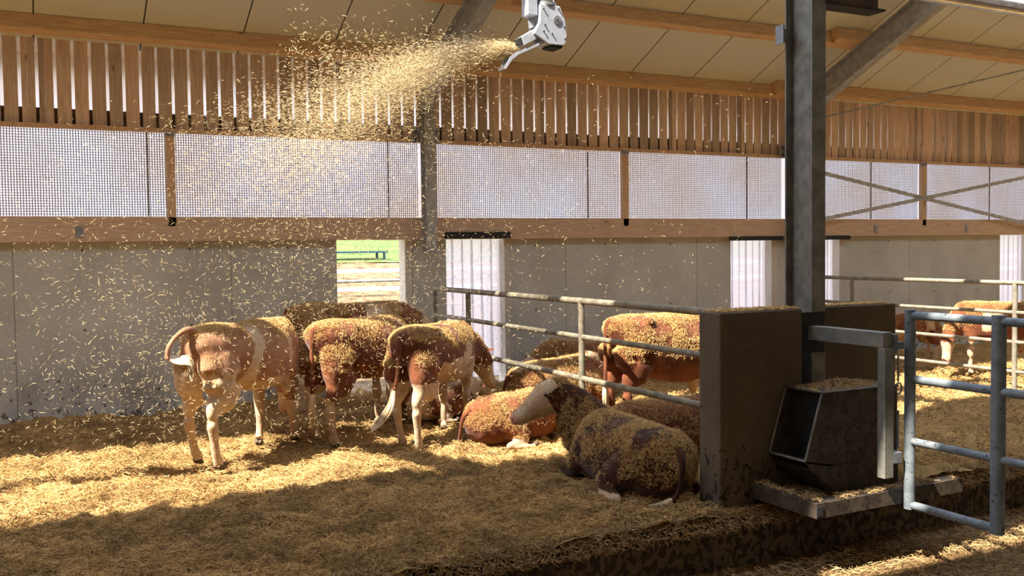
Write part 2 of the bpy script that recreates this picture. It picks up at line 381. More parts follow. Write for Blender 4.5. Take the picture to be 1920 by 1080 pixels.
# net panels
net_edges = [-8.0, -1.64, 4.96, 11.56, 18.16, 24.76]
def net(x0, x1, zb=2.42, zt=3.46):
    mb = MB(); y = YW+.02
    k = int((x1-x0)/.03)
    for i in range(k+1):
        x = x0+(x1-x0)*i/k; mb.add([(x-0.0042,y,zb),(x+0.0042,y,zb),(x+0.0042,y,zt),(x-0.0042,y,zt)], [(0,1,2,3)]); mb.add([(x-0.0042,y+.004,zb),(x-0.0042,y,zb),(x-0.0042,y,zt),(x-0.0042,y+.004,zt)], [(0,1,2,3)])
    kz = int((zt-zb)/.03)
    for i in range(kz+1):
        z = zb+(zt-zb)*i/kz; mb.add([(x0,y,z-.003),(x1,y,z-.003),(x1,y,z+.003),(x0,y,z+.003)], [(0,1,2,3)])
    return mb
studs = [-5.0, 1.62, 8.25, 14.85, 21.4]
cuts = sorted(net_edges + studs)
names = {}
k = 0
for a, bb in zip(cuts[:-1], cuts[1:]):
    hw = .085; o = net(a+ (.05 if a in studs else hw), bb-(.05 if bb in studs else hw)).build('wind_net', M['net'])
    where = {(-1.64,1.62):'at the left edge of the picture', (1.62,4.96):'behind the flying straw', (4.96,8.25):'right of the steel wall post', (8.25,11.56):'left of the dark column', (11.56,14.85):'right of the dark column behind the crossing braces', (14.85,18.16):'at the right edge of the picture'}.get((a,bb), 'beyond the picture on the side, out of view' if a < 0 else 'beyond the picture on the right, out of view')
    tag(o, 'square-mesh wind net above the sill beam ' + where, 'net', 'wind net panels')
# outer curtain rods seen through the net
for i, xs in enumerate([1.38, 4.5, 7.72, 10.85, 13.75, 17.0]):
    tag(MB().tube([(xs, YW+.16, 2.3), (xs, YW+.16, 3.6)], .013, 8).build('curtain_rod', M['galv']), 'thin upright rod outside the net, ' + ['first','second','third','fourth','fifth','sixth'][i] + ' from the left', 'rod', 'rods outside the net')
struct(MB().box(XL, XR, YW+.30, YW+.302, 2.2, 4.42).build('wall_back_curtain_fabric', M['fabric']))
# crossed braces right of the column
for (p, q, l) in (((11.62, YW-.19, 3.30), (18.1, YW-.19, 2.26), 'flat steel brace running down to the right across the net'), ((11.62, YW-.21, 2.32), (18.1, YW-.21, 3.33), 'flat steel brace running up to the right across the net')):
    d = Vector(q)-Vector(p); R = Matrix.Translation(p) @ d.to_track_quat('X', 'Z').to_matrix().to_4x4()
    tag(MB().box(0, d.length, -.006, .006, -.033, .033, R).build('cross_brace', M['galv']), l, 'brace', 'crossed braces')
for (p, q, l) in (((11.64, 12.1, 4.02), (17.0, 10.0, 5.33), 'thin tie rod rising from the right rafter foot under the ceiling'), ((18.1, 12.1, 4.25), (12.9, 6.9, 6.55), 'flat steel roof brace slanting under the ceiling at the right edge')):
    r = .014 if 'thin' in l else .03
    tag(MB().tube([p, q], (r if r < .02 else [(.012,.035)]*2), 8).build('roof_brace', M['galv']), l, 'brace')
# strip curtains
def curtain(x0, x1, label, zb=.12):
    root = empty('strip_curtain', ((x0+x1)/2, YW+.13, 0), label, 'strip curtain')
    nst = 6; wd = (x1-x0)/nst*1.22
    for i in range(nst):
        mb = MB(); cx = x0+(x1-x0)*(i+.5)/nst - (x0+x1)/2; off = .012*(i % 2)
        vs = []; fs = []; K = 14
        for kz in range(K+1):
            z = zb + (HW-zb)*kz/K; sw = (1-kz/K)*.03*math.sin(kz*.5+i*1.7)
            for a in range(5):
                u = a/4-.5; vs.append((cx+u*wd+sw*.5, off+.02*math.cos(u*PI)+sw*.4, z))
        for kz in range(K):
            for a in range(4): fs.append((kz*5+a, kz*5+a+1, kz*5+a+6, kz*5+a+5))
        mb.add(vs, fs).build('plastic_strip', M['strip'], root, smooth=True)
    return root
curtain(5.28, 6.20, 'milky plastic strip curtain in the doorway beside the steel wall post')
curtain(10.37, 11.25, 'clear plastic strip curtain in the opening left of the dark column')
curtain(11.93, 12.81, 'clear plastic strip curtain in the opening just right of the dark column')
curtain(17.12, 18.0, 'clear plastic strip curtain at the right edge of the picture')
tag(MB().box(5.22, 6.24, YW-.135, YW-.102, 2.13, 2.22).build('curtain_clamp_bar', M['black'], bevel=.004), 'dark clamp bar above the milky strip curtain', 'clamp bar', 'clamp bars')
tag(MB().box(10.25, 11.4, YW-.125, YW-.102, 2.06, 2.13).build('curtain_clamp_bar', M['black'], bevel=.004), 'dark clamp bar above the curtain left of the dark column', 'clamp bar', 'clamp bars')
tag(MB().box(11.9, 12.95, YW-.125, YW-.102, 2.06, 2.13).build('curtain_clamp_bar', M['black'], bevel=.004), 'dark clamp bar above the curtain right of the dark column', 'clamp bar', 'clamp bars')

# ------------------------------------------------------------------ ground
def bed_h(x, y):
    x = np.atleast_1d(np.asarray(x, float)); y = np.atleast_1d(np.asarray(y, float)); p = np.stack([x, y, 0*x], 1)
    h = (vnoise(p, .9, 2, 1)-.5)*.12 + (vnoise(p, 3.2, 3, 2)-.5)*.15 + (vnoise(p, 9, 2, 3)-.5)*.12
    return np.where(y < 5.75, np.maximum(h, -.05), h)
def grid(x0, x1, y0, y1, st, zf):
    xs = np.arange(x0, x1+st*.5, st); ys = np.arange(y0, y1+st*.5, st); X, Y = np.meshgrid(xs, ys); Z = zf(X.ravel(), Y.ravel())
    v = np.stack([X.ravel(), Y.ravel(), Z], 1); nx = len(xs); ny = len(ys)
    i = (np.arange(ny-1)[:, None]*nx + np.arange(nx-1)[None]).ravel()
    return v, np.stack([i, i+1, i+1+nx, i+nx], 1)
def npmesh(name, v, q, mat, smooth=True):
    me = bpy.data.meshes.new(name); k = q.shape[1]
    me.vertices.add(len(v)); me.vertices.foreach_set('co', v.astype(np.float32).ravel())
    me.loops.add(q.size); me.loops.foreach_set('vertex_index', q.astype(np.int32).ravel())
    me.polygons.add(len(q)); me.polygons.foreach_set('loop_start', np.arange(0, q.size, k, dtype=np.int32)); me.polygons.foreach_set('loop_total', np.full(len(q), k, dtype=np.int32))
    me.polygons.foreach_set('use_smooth', np.full(len(q), smooth)); me.update(calc_edges=True); me.validate()
    if mat: me.materials.append(mat)
    return me
def link(name, me): o = bpy.data.objects.new(name, me); COL.objects.link(o); return o
v, q = grid(-8.9, 24, 5.475, YW+.02, .045, lambda x, y: bed_h(x, y) + np.clip((y-11.8)/.6, 0, 1)*.03 - 0)
struct(link('floor_straw_bed', npmesh('floor_straw_bed', v, q, M['bedding'])))
alley_h = lambda x, y: -.38 + (vnoise(np.stack([x, y, 0*x], 1), 2.5, 3, 5)-.5)*.05
v, q = grid(-8.9, 31, -7.4, 5.5, .11, alley_h)
struct(link('floor', npmesh('floor', v, q, M['alley'])))
struct(MB().box(XL, XR, 5.46, 5.60, -.7, -.06).build('floor_curb', M['concrete_low'], bevel=.01))
struct(MB().box(XL, XR, 5.60, YW+.1, -.7, -.24).build('floor_slab', M['concrete_low']))
# outside
def out_h(x, y):
    y = np.asarray(y, float); return np.interp(y, [12.6, 13.5, 17, 26, 40, 80], [-.05, -.05, .35, 1.62, 2.3, 3.6])
v, q = grid(-20, 60, 12.62, 26.2, .4, lambda x, y: out_h(x, y) + (vnoise(np.stack([x, y, 0*x], 1), 1.5, 3, 9)-.5)*.12)
struct(link('floor_outdoor_yard', npmesh('floor_outdoor_yard', v, q, M['yard'])))
v, q = grid(-40, 110, 25.8, 80, 1.2, lambda x, y: out_h(x, y)+.03)
struct(link('floor_meadow', npmesh('floor_meadow', v, q, M['grass'])))

# ------------------------------------------------------------------ straw slivers
def slivers(P, D, L, W, Nrm=None):
    """P centres, D unit directions, L lengths, W widths -> 6 verts, 3 quads each"""
    n = len(P); up = np.tile([0., 0., 1.], (n, 1)) if Nrm is None else Nrm
    s = np.cross(D, up); ls = np.linalg.norm(s, axis=1, keepdims=True); s = np.where(ls < 1e-3, [1., 0, 0], s/np.maximum(ls, 1e-6)); u = np.cross(s, D)
    W = W[:, None]; L = L[:, None]/2
    offs = [s*W*.5 - u*W*.25, -s*W*.5 - u*W*.25, u*W*.45]
    v = np.stack([P - D*L + o for o in offs] + [P + D*L + o for o in offs], 1).reshape(-1, 3)
    b = (np.arange(n)*6)[:, None]
    q = np.stack([b + np.array([[0, 1, 4, 3]]), b + np.array([[1, 2, 5, 4]]), b + np.array([[2, 0, 3, 5]])], 1).reshape(-1, 4)
    return v, q
def rand_dirs(n, tilt):
    a = rng.random(n)*2*PI; t = rng.normal(0, tilt, n); return np.stack([np.cos(a)*np.cos(t), np.sin(a)*np.cos(t), np.sin(t)], 1)
def bed_straw(n, x0, x1, y0, y1, hf, lift=.008, L=(.03, .07), W=(.003, .006)):
    x = rng.uniform(x0, x1, n); y = rng.uniform(y0, y1, n)
    ok = ~((x > 4.55) & (x < 6.9) & (y > 5.3) & (y < 6.18)) & (y < YW-.03); x, y = x[ok], y[ok]; n = len(x)
    P = np.stack([x, y, hf(x, y) + rng.uniform(0, .03, n) + lift], 1)
    cl = vnoise(P, 2.3, 2, 6); a = cl*9 + rng.normal(0, .7, n); t = rng.normal(.08, .38, n)
    D = np.stack([np.cos(a)*np.cos(t), np.sin(a)*np.cos(t), np.sin(t)], 1)
    return slivers(P, D, rng.uniform(*L, n), rng.uniform(*W, n))
parts = [bed_straw(170000, -1.2, 5.2, 5.5, 8.6, bed_h, L=(.02, .06), W=(.0022, .0048)), bed_straw(60000, -1, 7, 8.6, 12.3, bed_h), bed_straw(42000, 5.2, 15, 5.65, 12.3, bed_h, L=(.04, .08), W=(.004, .008))]
def merge(ps):
    vs = []; qs = []; o = 0
    for v, q in ps: vs.append(v); qs.append(q+o); o += len(v)
    return np.concatenate(vs), np.concatenate(qs)
v, q = merge(parts)
tag(link('bedding_straw', npmesh('bedding_straw', v, q, M['straw_bed'], False)), 'loose chopped golden straw covering the pen floors', 'straw', kind='stuff')
# straw spilling over the curb and littering the alley
n = 22000; x = rng.uniform(-.5, 9, n); y = rng.uniform(5.42, 5.62, n); ok = ~((x > 4.5) & (x < 6.95) & (y > 5.54)); x, y = x[ok], y[ok]; n = len(x); z = .0 - np.clip((5.50-y), 0, 1)*1.2 + rng.uniform(-.01, .03, n)
a = slivers(np.stack([x, y, z], 1), rand_dirs(n, .5), rng.uniform(.03, .07, n), rng.uniform(.003, .006, n))
b_ = bed_straw(26000, 1, 9, 2.6, 5.4, alley_h)
v, q = merge([a, b_])
tag(link('alley_straw', npmesh('alley_straw', v, q, M['straw_dark'], False)), 'darker trodden straw littering the feed alley and curb edge', 'straw', kind='stuff')

# ------------------------------------------------------------------ low wall, column, feeder
lw = MB().box(4.57, 5.38, 5.58, 5.83, -.38, 1.49); struct(lw.build('wall_low_front', M['concrete_low'], bevel=.012))
struct(MB().box(5.382, 6.87, 5.98, 6.16, -.38, 1.46).build('wall_low_recess', M['concrete_low'], bevel=.012))
struct(MB().box(5.30, 5.44, 5.83, 5.98, -.38, 1.475).build('wall_low_return', M['concrete_low'], bevel=.008))
n = 2600; x = rng.uniform(4.6, 6.8, n); y = np.where(x < 5.38, rng.uniform(5.6, 5.82, n), rng.uniform(6.0, 6.14, n)); z = np.where(x < 5.38, 1.495, 1.465)
v, q = slivers(np.stack([x, y, z+rng.uniform(0, .012, n)], 1), rand_dirs(n, .2), rng.uniform(.02, .05, n), rng.uniform(.003, .005, n))
tag(link('ledge_straw', npmesh('ledge_straw', v, q, M['straw'], False)), 'chopped straw lying along the top of the low concrete wall', 'straw', kind='stuff')
# main column
cx, cy = 5.585, 5.765
col = empty('steel_column', (cx, cy, -.38), 'tall dark steel I-column rising from the low concrete wall', 'column')
mb = MB(); mb.box(-.072, .072, -.15, -.135, 0, 7.6).box(-.072, .072, .135, .15, 0, 7.6).box(-.005, .005, -.135, .135, 0, 7.6); mb.build('column_section', M['column'], col, bevel=.002)
MB().box(-.14, .14, -.19, .19, 0, .03).build('foot_plate', M['column'], col)
mb = MB().box(-.135, -.125, .10, .19, 3.98, 4.13); mb.box(-.126, -.06, .138, .15, 4.0, 4.11); mb.build('side_bracket', M['bracket'], col, bevel=.002)
# timber stub and steel cleat at the column head
st = empty('timber_beam_stub', (5.75, 5.70, 3.86), 'dark timber beam end fixed at the top of the column', 'roof beam')
MB().box(-.06, .50, -.07, .07, .04, .26).build('beam_end', M['dark_timber'], st, bevel=.006)
MB().box(-.10, .56, -.09, .09, .02, .038).build('support_angle', M['black'], st, bevel=.002)
# wall fixing plate + arm + latch post
arm = empty('latch_frame', (5.50, 5.60, 1.30), 'dark steel arm with a square latch post hanging beside the feeder', 'steel frame')
MB().box(-.045, .045, -.74, .0, -.055, .055).build('arm', M['column'], arm, bevel=.004)
MB().box(-.045, .045, -.76, -.69, -1.0, -.056).build('latch_post', M['column'], arm, bevel=.004)
MB().box(-.12, .14, -.0, .012, -.16, .16).build('fixing_plate', M['black'], arm, bevel=.003)
MB().box(.046, .085, -.76, -.66, -.10, .04).build('hinge_plate', M['gatepipe'], arm, bevel=.003)
MB().box(.086, .16, -.75, -.70, -.07, -.02).build('hinge_bar', M['gatepipe'], arm, bevel=.003)
MB().box(.046, .13, -.76, -.69, -.90, -.82).build('lower_hinge', M['gatepipe'], arm, bevel=.003)
r = MB(); pts = [(.125+.03*math.cos(a), -.73, -.36+.042*math.sin(a)) for a in [i*2*PI/16 for i in range(17)]]; r.tube(pts, .006, 8); r.build('latch_ring', M['bracket'], arm, smooth=True)
MB().tube([(.12, -.73, -.12), (.12, -.73, -.31)], .007, 8).build('latch_pin', M['bracket'], arm, smooth=True)
MB().tube([(.12, -.73, -.52), (.12, -.73, -.80)], .009, 8).build('latch_pin', M['bracket'], arm, smooth=True)
# frame platform round the feeder
pf = empty('feeder_kerb_frame', (5.5, 5.25, .08), 'straw-littered steel guard frame standing out around the feeder', 'guard frame')
MB().box(-.65, -.53, -.36, .33, -.0, .11).build('guard_rail', M['feeder'], pf, bevel=.004)
MB().box(-.53, .85, -.36, -.25, -.0, .11).build('guard_rail', M['feeder'], pf, bevel=.004)
MB().box(-.66, -.52, .30, .325, -.09, .19).build('fixing_plate', M['feeder'], pf, bevel=.003)
MB().box(-.655, -.60, -.362, -.37, .02, .09).build('end_cap', M['black'], pf)
MB().box(-.53, .82, -.25, .21, -.03, .03).box(-.60, .82, .345, .72, -.46, .03).build('plinth', M['concrete_low'], pf, bevel=.02)
# feeder: hopper with a sloping open mouth facing left
fd = empty('feed_hopper', (5.55, 5.40, .11), 'dark steel hopper feeder with a slanted open mouth and straw on its lid', 'feeder')
x0t, x0b, x1, ya, yb, z0, z1 = -.36, -.52, .42, -.22, .155, .30, .78
def side(y, t=.012):
    vs = [(x0b, y, z0), (x0b+.02, y, z0-.03), (x0t+.08, y, .02), (x1, y, .02), (x1, y, z1), (x0t, y, z1)]
    k = len(vs); V = vs + [(a, y+t, c) for a, _, c in vs]
    return MB().add(V, [tuple(range(k)), tuple(range(2*k-1, k-1, -1))] + [(i, k+i, k+(i+1) % k, (i+1) % k) for i in range(k)])
side(ya).build('side_panel', M['feeder'], fd); side(yb).build('side_panel', M['feeder'], fd)
MB().box(x0t, x1+.01, ya-.01, yb+.02, z1, z1+.014).build('lid', M['feeder'], fd, bevel=.003)
MB().box(x1-.012, x1, ya+.012, yb, .02, z1).build('back_panel', M['feeder'], fd)
T = MB().add([(x0b, ya, z0), (x0b, yb, z0), (x0t+.14, yb, z0-.06), (x0t+.14, ya, z0-.06), (x0b, ya, z0-.014), (x0b, yb, z0-.014), (x0t+.14, yb, z0-.074), (x0t+.14, ya, z0-.074)], [(0,1,2,3),(7,6,5,4),(0,4,5,1),(1,5,6,2),(2,6,7,3),(3,7,4,0)])
T.build('mouth_lip', M['feeder'], fd)
MB().box(x0t+.1, x0t+.112, ya+.012, yb, z0-.06, z1).build('inner_baffle', M['black'], fd)
for yy in (ya, yb): MB().tube([(x0b, yy+.006, z0), (x0t, yy+.006, z1)], .009, 8).build('mouth_rim', M['column'], fd, smooth=True)
MB().tube([(x0b, ya, z0), (x0b, yb, z0)], .009, 8).build('mouth_rim', M['column'], fd, smooth=True)
MB().add([(x0b+.03, ya-.01, z0-.06), (x0b+.03, yb, z0-.06), (x0t+.2, yb, -.02), (x0t+.2, ya-.01, -.02), (x1, ya-.01, -.02), (x1, yb, -.02), (x1, ya-.01, z0-.06), (x1, yb, z0-.06)], [(0,1,2,3),(3,2,5,4),(0,3,4,6),(1,7,5,2),(4,5,7,6),(0,6,7,1)]).build('base', M['feeder'], fd)
n = 1500; x = rng.normal(.02, .17, n).clip(-.34, .4); y = rng.normal(-.02, .08, n).clip(-.2, .15)
z = z1 + .016 + .05*np.exp(-((x-.02)/.2)**2 - (y/.1)**2)*rng.random(n)
v, q = slivers(np.stack([x+5.55, y+5.40, z+.11], 1), rand_dirs(n, .3), rng.uniform(.02, .05, n), rng.uniform(.003, .006, n))
tag(link('lid_straw', npmesh('lid_straw', v, q, M['straw_dark'], False)), 'heap of chopped straw lying on the feeder lid', 'straw', kind='stuff')
n = 5200; x = rng.uniform(4.86, 6.33, n); y = rng.uniform(4.9, 5.56, n); edge = (x < 4.98) | (y < 5.0)
z = np.where(edge, .195, .115)
keep = vnoise(np.stack([x, y, z], 1), 7, 2, 4) > .42
x, y, z = x[keep], y[keep], z[keep]; n = len(x)
v, q = slivers(np.stack([x, y, z+rng.uniform(0, .015, n)], 1), rand_dirs(n, .25), rng.uniform(.02, .05, n), rng.uniform(.003, .006, n))
tag(link('frame_straw', npmesh('frame_straw', v, q, M['straw_dark'], False)), 'dirty straw and crumbs on the guard frame under the feeder', 'straw', kind='stuff')

# ------------------------------------------------------------------ gate and fences
def pipe(parent, name, p, q, r, mat): return MB().tube([p, q], r, 16).build(name, mat, parent, smooth=True)
gt = empty('pipe_gate', (5.72, 4.85, .05), 'grey tubular steel gate standing open into the alley at the right', 'gate')
for nm, yy, r in (('gate_post', 0, .039), ('gate_post', -.71, .047), ('gate_post', -2.9, .047)):
    pipe(gt, nm, (0, yy, 0 if yy == 0 else .0), (0, yy, 1.46), r, M['gatepipe'])
for z, y0_, y1_, r in ((1.42, .0, -2.9, .03), (.955, 0, -2.9, .03), (.50, 0, -2.9, .028), (.03, 0, -.71, .03)): pipe(gt, 'rail', (0, y0_, z), (0, y1_, z), r, M['gatepipe'])
def fence(xf, ys, zs, r, posts, label, y0, y1, mat=None):
    mat = mat or M['pipe']
    root = empty('pipe_fence', (xf, posts[0], 0), label, 'fence', 'pipe fences between the pens')
    for z, rr in zip(zs, r): pipe(root, 'rail', (0, y0-posts[0], z), (0, y1-posts[0], z), rr, mat)
    for p in posts: pipe(root, 'fence_post', (0, p-posts[0], -.1), (0, p-posts[0], zs[0]), .033, mat)
    return root
M['oldpipe'] = metal('pale_old_pipe', lin(146,140,122), lin(118,112,98), .75, .0)
fence(4.96, None, (1.45, 1.09, .67), (.033, .027, .03), (8.2, 10.95, 12.05), 'dusty pipe fence from the back wall to the low concrete wall, left of the column', 5.84, 12.1)
fence(11.56, None, (1.45, 1.06, .67, .28), (.03, .025, .025, .025), (10.91, 8.14, 6.0), 'pale pipe fence behind the gate at the right, in front of the far cows', 5.9, 12.1, M['oldpipe'])
# outdoor rails
of = empty('yard_fence', (12, 14.5, 0), 'outdoor pipe fence with dark rails just outside the openings', 'fence')
for z in (1.49, 1.06, .54): pipe(of, 'rail', (-20, 0, z), (20, 0, z), .024, M['galv'])
for xx in range(-18, 20, 4): pipe(of, 'fence_post', (xx+.9, 0, -.1), (xx+.9, 0, 1.5), .03, M['galv'])
of = empty('yard_fence', (12, 21.0, 0), 'outdoor white rail fence further out across the yard', 'fence')
for z in (1.5, 1.08): MB().box(-30, 40, -.03, .03, z-.04, z+.04).build('rail', M['white'], of)
for xx in range(-28, 40, 4): MB().box(xx-.05, xx+.05, -.05, .05, .6, 1.56).build('fence_post', M['white'], of)
# blue bench and tree stump out on the meadow
bt = empty('garden_table', (8.4, 27, 1.60), 'low blue table on the meadow seen through the open window', 'table')
MB().box(-.9, 1.1, -.4, .4, .28, .33).build('tabletop', M['blue'], bt)
for px_ in (-.8, 1.0):
    for py_ in (-.33, .33): MB().box(px_-.03, px_+.03, py_-.03, py_+.03, 0, .28).build('leg', M['blue'], bt)
tt = empty('tree_stump', (15.2, 42, 2.35), 'small grey tree stump on the far edge of the meadow', 'stump')
MB().tube([(0,0,0),(.02,0,.35),(0,.05,.75)], [.55,.42,.36], 12).build('stump_wood', M['trunk'], tt, smooth=True)

# ------------------------------------------------------------------ straw blower
cb = empty('conveyor_tube', (12, 8.0, 4.97), 'shiny galvanised conveyor tube crossing high under the roof at the right', 'pipe')
MB().tube([(-20, 0, 0), (19, 0, 0)], .10, 20).build('tube_run', M['shiny'], cb, smooth=True)
for xx in (-8.5, -2.5, .88, 4, 10): MB().tube([(xx-.03, 0, 0), (xx+.03, 0, 0)], .118, 20).build('clamp_ring', M['bracket'], cb, smooth=True)
BX, BY = 4.46, 8.0
bl = empty('straw_blower', (BX+.01, BY, 4.15), 'pale metal straw blower hanging from the roof with its chute pointing left', 'blower')
MB().tube([(0,0,.17),(0,0,1.05)], .125, 24).build('drop_tube', M['shiny'], bl, smooth=True)
MB().tube([(0,0,.16),(0,0,.20)], .145, 24).build('flange_ring', M['bracket'], bl, smooth=True)
MB().tube([(0,0,.24),(0,0,.255)], .137, 24).build('flange_ring', M['black'], bl, smooth=True)
def prism(pts, y0, y1):
    k = len(pts); V = [(a, y0, c) for a, c in pts] + [(a, y1, c) for a, c in pts]
    return MB().add(V, [tuple(range(k)), tuple(range(2*k-1, k-1, -1))] + [(i, k+i, k+(i+1) % k, (i+1) % k) for i in range(k)])
prism([(-.14,.16),(.14,.16),(.22,-.02),(.24,-.2),(.22,-.31),(.18,-.335),(-.03,-.335),(-.24,-.22),(-.15,-.07)], -.13, .13).build('fan_housing', M['white_metal'], bl, bevel=.008)
c0 = MB().tube([(.10,-.131,-.02),(.10,-.14,-.02)], .055, 20); c0.build('bearing_cover', M['bracket'], bl, smooth=True)
for (bx, bz) in ((-.1,.1),(.12,.12),(.2,-.1),(.21,-.25),(-.08,-.1),(-.1,-.18),(.02,-.2),(.1,-.02)): MB().tube([(bx,-.13,bz),(bx,-.148,bz)], .009, 8).build('bolt', M['black'], bl)
prism([(-.30,.30),(-.16,.30),(-.16,.02),(-.30,.02)], -.09, .09).build('motor_box', M['white_metal'], bl, bevel=.01)
MB().tube([(-.23,-.0,-.0),(-.2,0,-.12)], [.03,.045], 10).build('actuator', M['bracket'], bl, smooth=True)
prism([(.02,-.336),(.20,-.336),(.16,-.375),(-.0,-.36)], -.11, .11).build('lower_hatch', M['black'], bl)
ch = prism([(-.12,-.10),(-.40,-.27),(-.36,-.37),(-.10,-.23)], -.10, .10).build('chute', M['white_metal'], bl, bevel=.004)
prism([(-.402,-.27),(-.41,-.274),(-.372,-.365),(-.364,-.361)], -.085, .085).build('chute_mouth', M['black'], bl)
prism([(-.02,-.20),(-.06,-.27),(-.46,-.46),(-.56,-.53),(-.64,-.68),(-.62,-.685),(-.53,-.56),(-.44,-.49),(-.05,-.305)], -.09, -.08).build('deflector_side', M['white_metal'], bl)
prism([(-.02,-.20),(-.06,-.27),(-.46,-.46),(-.56,-.53),(-.64,-.68),(-.62,-.685),(-.53,-.56),(-.44,-.49),(-.05,-.305)], .08, .09).build('deflector_side', M['white_metal'], bl)
prism([(-.05,-.29),(-.44,-.475),(-.54,-.55),(-.64,-.68),(-.63,-.69),(-.53,-.565),(-.43,-.49),(-.05,-.305)], -.08, .08).build('deflector_plate', M['shiny'], bl)

bl.scale = (.74, .74, .74)
# ------------------------------------------------------------------ airborne straw
n = 42000
N0 = np.array([BX-.36, BY, 4.15-.30])
# jet: thrown leftwards and slightly away, then falling
t = rng.random(n)**1.1*1.35
v0 = np.stack([rng.normal(-1.4, .30, n), rng.normal(.95, .35, n), rng.normal(.02, .12, n)], 1)
P = N0 + v0*t[:, None] + np.stack([0*t, 0*t, -.62*t*t], 1) + rng.normal(0, 1, (n, 3))*(.025+.12*t)[:, None]
D = v0 + rng.normal(0, .8, (n, 3)); D /= np.linalg.norm(D, axis=1, keepdims=True)
a = slivers(P, D, rng.uniform(.012, .032, n), rng.uniform(.0011, .0023, n))
n = 26000
P = np.stack([rng.normal(2.2, 1.25, n), rng.normal(9.6, 1.0, n).clip(7.4, 12.2), rng.uniform(.3, 3.9, n)], 1)
P = P[(P[:, 2] < 3.75 - .25*np.abs(P[:, 0]-3.2)) & (P[:, 0] > -1.5)]; n = len(P)
D = rng.normal(0, 1, (n, 3)); D /= np.linalg.norm(D, axis=1, keepdims=True)
b_ = slivers(P, D, rng.uniform(.018, .045, n), rng.uniform(.0014, .003, n))
n = 2600
P = np.stack([rng.uniform(3, 8, n), rng.uniform(8.3, 12, n), rng.uniform(.5, 3.8, n)], 1)
D = rng.normal(0, 1, (n, 3)); D /= np.linalg.norm(D, axis=1, keepdims=True)
c_ = slivers(P, D, rng.uniform(.015, .035, n), rng.uniform(.002, .0035, n))
n = 1500
P = N0 + np.stack([-rng.random(n)*1.9, rng.random(n)*1.3, rng.normal(-.02, .15, n)], 1)
D = rng.normal(0, 1, (n, 3)); D /= np.linalg.norm(D, axis=1, keepdims=True)
d_ = slivers(P, D, rng.uniform(.02, .045, n), rng.uniform(.002, .004, n))
v, q = merge([a, b_, c_, d_])
tag(link('flying_straw', npmesh('flying_straw', v, q, M['straw_air'], False)), 'cloud of chopped straw blown from the chute and raining down', 'straw', kind='stuff')

# ------------------------------------------------------------------ cattle
def ring(center, a, b, rw, rh, n, ex=2.0):
    out = []
    for k in range(n):
        an = 2*PI*k/n; c, s = math.cos(an), math.sin(an)
        c = math.copysign(abs(c)**(2/ex), c); s = math.copysign(abs(s)**(2/ex), s)
        out.append(Vector(center) + a*rw*c + b*rh*s)
    return out
LG = 1.0
def loft(mb, secs, n=20, ex=2.0, side=None):
    """secs: (point, halfwidth, halfheight)"""
    pts = [Vector(s[0]) for s in secs]; vs = []; fs = []; K = len(secs)
    for i, (p, rw, rh) in enumerate(secs):
        t = (pts[min(i+1, K-1)] - pts[max(i-1, 0)]).normalized()
        a = Vector(side) if side else Vector((-t.y, t.x, 0))
        if a.length < .1: a = Vector((0, 1, 0))
        a = (a - t*a.dot(t)).normalized(); b = t.cross(a)
        if b.z < 0: b = -b
        r_ = ring(p, a, b, rw, rh, n, ex)
        vs += r_
    # rounded caps
    t0 = (pts[0]-pts[1]).normalized(); t1 = (pts[-1]-pts[-2]).normalized()
    c0 = len(vs); vs.append(pts[0] + t0*min(secs[0][1], secs[0][2])*.6); vs.append(pts[-1] + t1*min(secs[-1][1], secs[-1][2])*.6)
    for i in range(K-1):
        for k in range(n): fs.append((i*n+k, i*n+(k+1) % n, (i+1)*n+(k+1) % n, (i+1)*n+k))
    for k in range(n): fs.append((c0, (k+1) % n, k)); fs.append((c0+1, (K-1)*n+k, (K-1)*n+(k+1) % n))
    mb.add(vs, fs)
def ball(mb, c, r, n=12):
    secs = []
    for i in range(1, 7):
        a = PI*i/7; secs.append(((c[0]-math.cos(a)*r, c[1], c[2]), math.sin(a)*r, math.sin(a)*r))
    loft(mb, secs, n, side=(0, 1, 0))
def fix_normals(me):
    import bmesh
    bm = bmesh.new(); bm.from_mesh(me); bmesh.ops.recalc_face_normals(bm, faces=bm.faces); bm.to_mesh(me); bm.free()
def remeshed(mb, vox=.017, smooth=8):
    # every closed loft is oriented on its own, then all are fused into one skin
    me = bpy.data.meshes.new('tmp'); me.from_pydata(mb.v, [], mb.f); me.update(); fix_normals(me)
    o = bpy.data.objects.new('tmp', me); COL.objects.link(o)
    r = o.modifiers.new('r', 'REMESH'); r.mode = 'VOXEL'; r.voxel_size = vox
    s = o.modifiers.new('s', 'SMOOTH'); s.factor = .6; s.iterations = smooth
    dg = bpy.context.evaluated_depsgraph_get(); dg.update()
    out = bpy.data.meshes.new_from_object(o.evaluated_get(dg)); bpy.data.objects.remove(o); bpy.data.meshes.remove(me)
    out.polygons.foreach_set('use_smooth', np.ones(len(out.polygons), bool))
    return out
STAND = [(-.80,1.04,.09,.11),(-.75,1.07,.17,.17),(-.66,1.08,.225,.20),(-.52,1.06,.265,.235),(-.38,1.0,.275,.28),(-.2,.965,.29,.30),(0,.94,.31,.325),(.18,.93,.305,.335),(.36,.935,.27,.335),(.5,.945,.235,.32),(.62,.97,.19,.28),(.72,1.0,.14,.22)]
LIE = [(-.78,.34,.12,.14),(-.71,.34,.24,.23),(-.55,.35,.33,.30),(-.3,.345,.37,.32),(0,.345,.385,.335),(.22,.36,.35,.34),(.42,.385,.29,.33),(.56,.41,.22,.29),(.68,.46,.16,.23)]
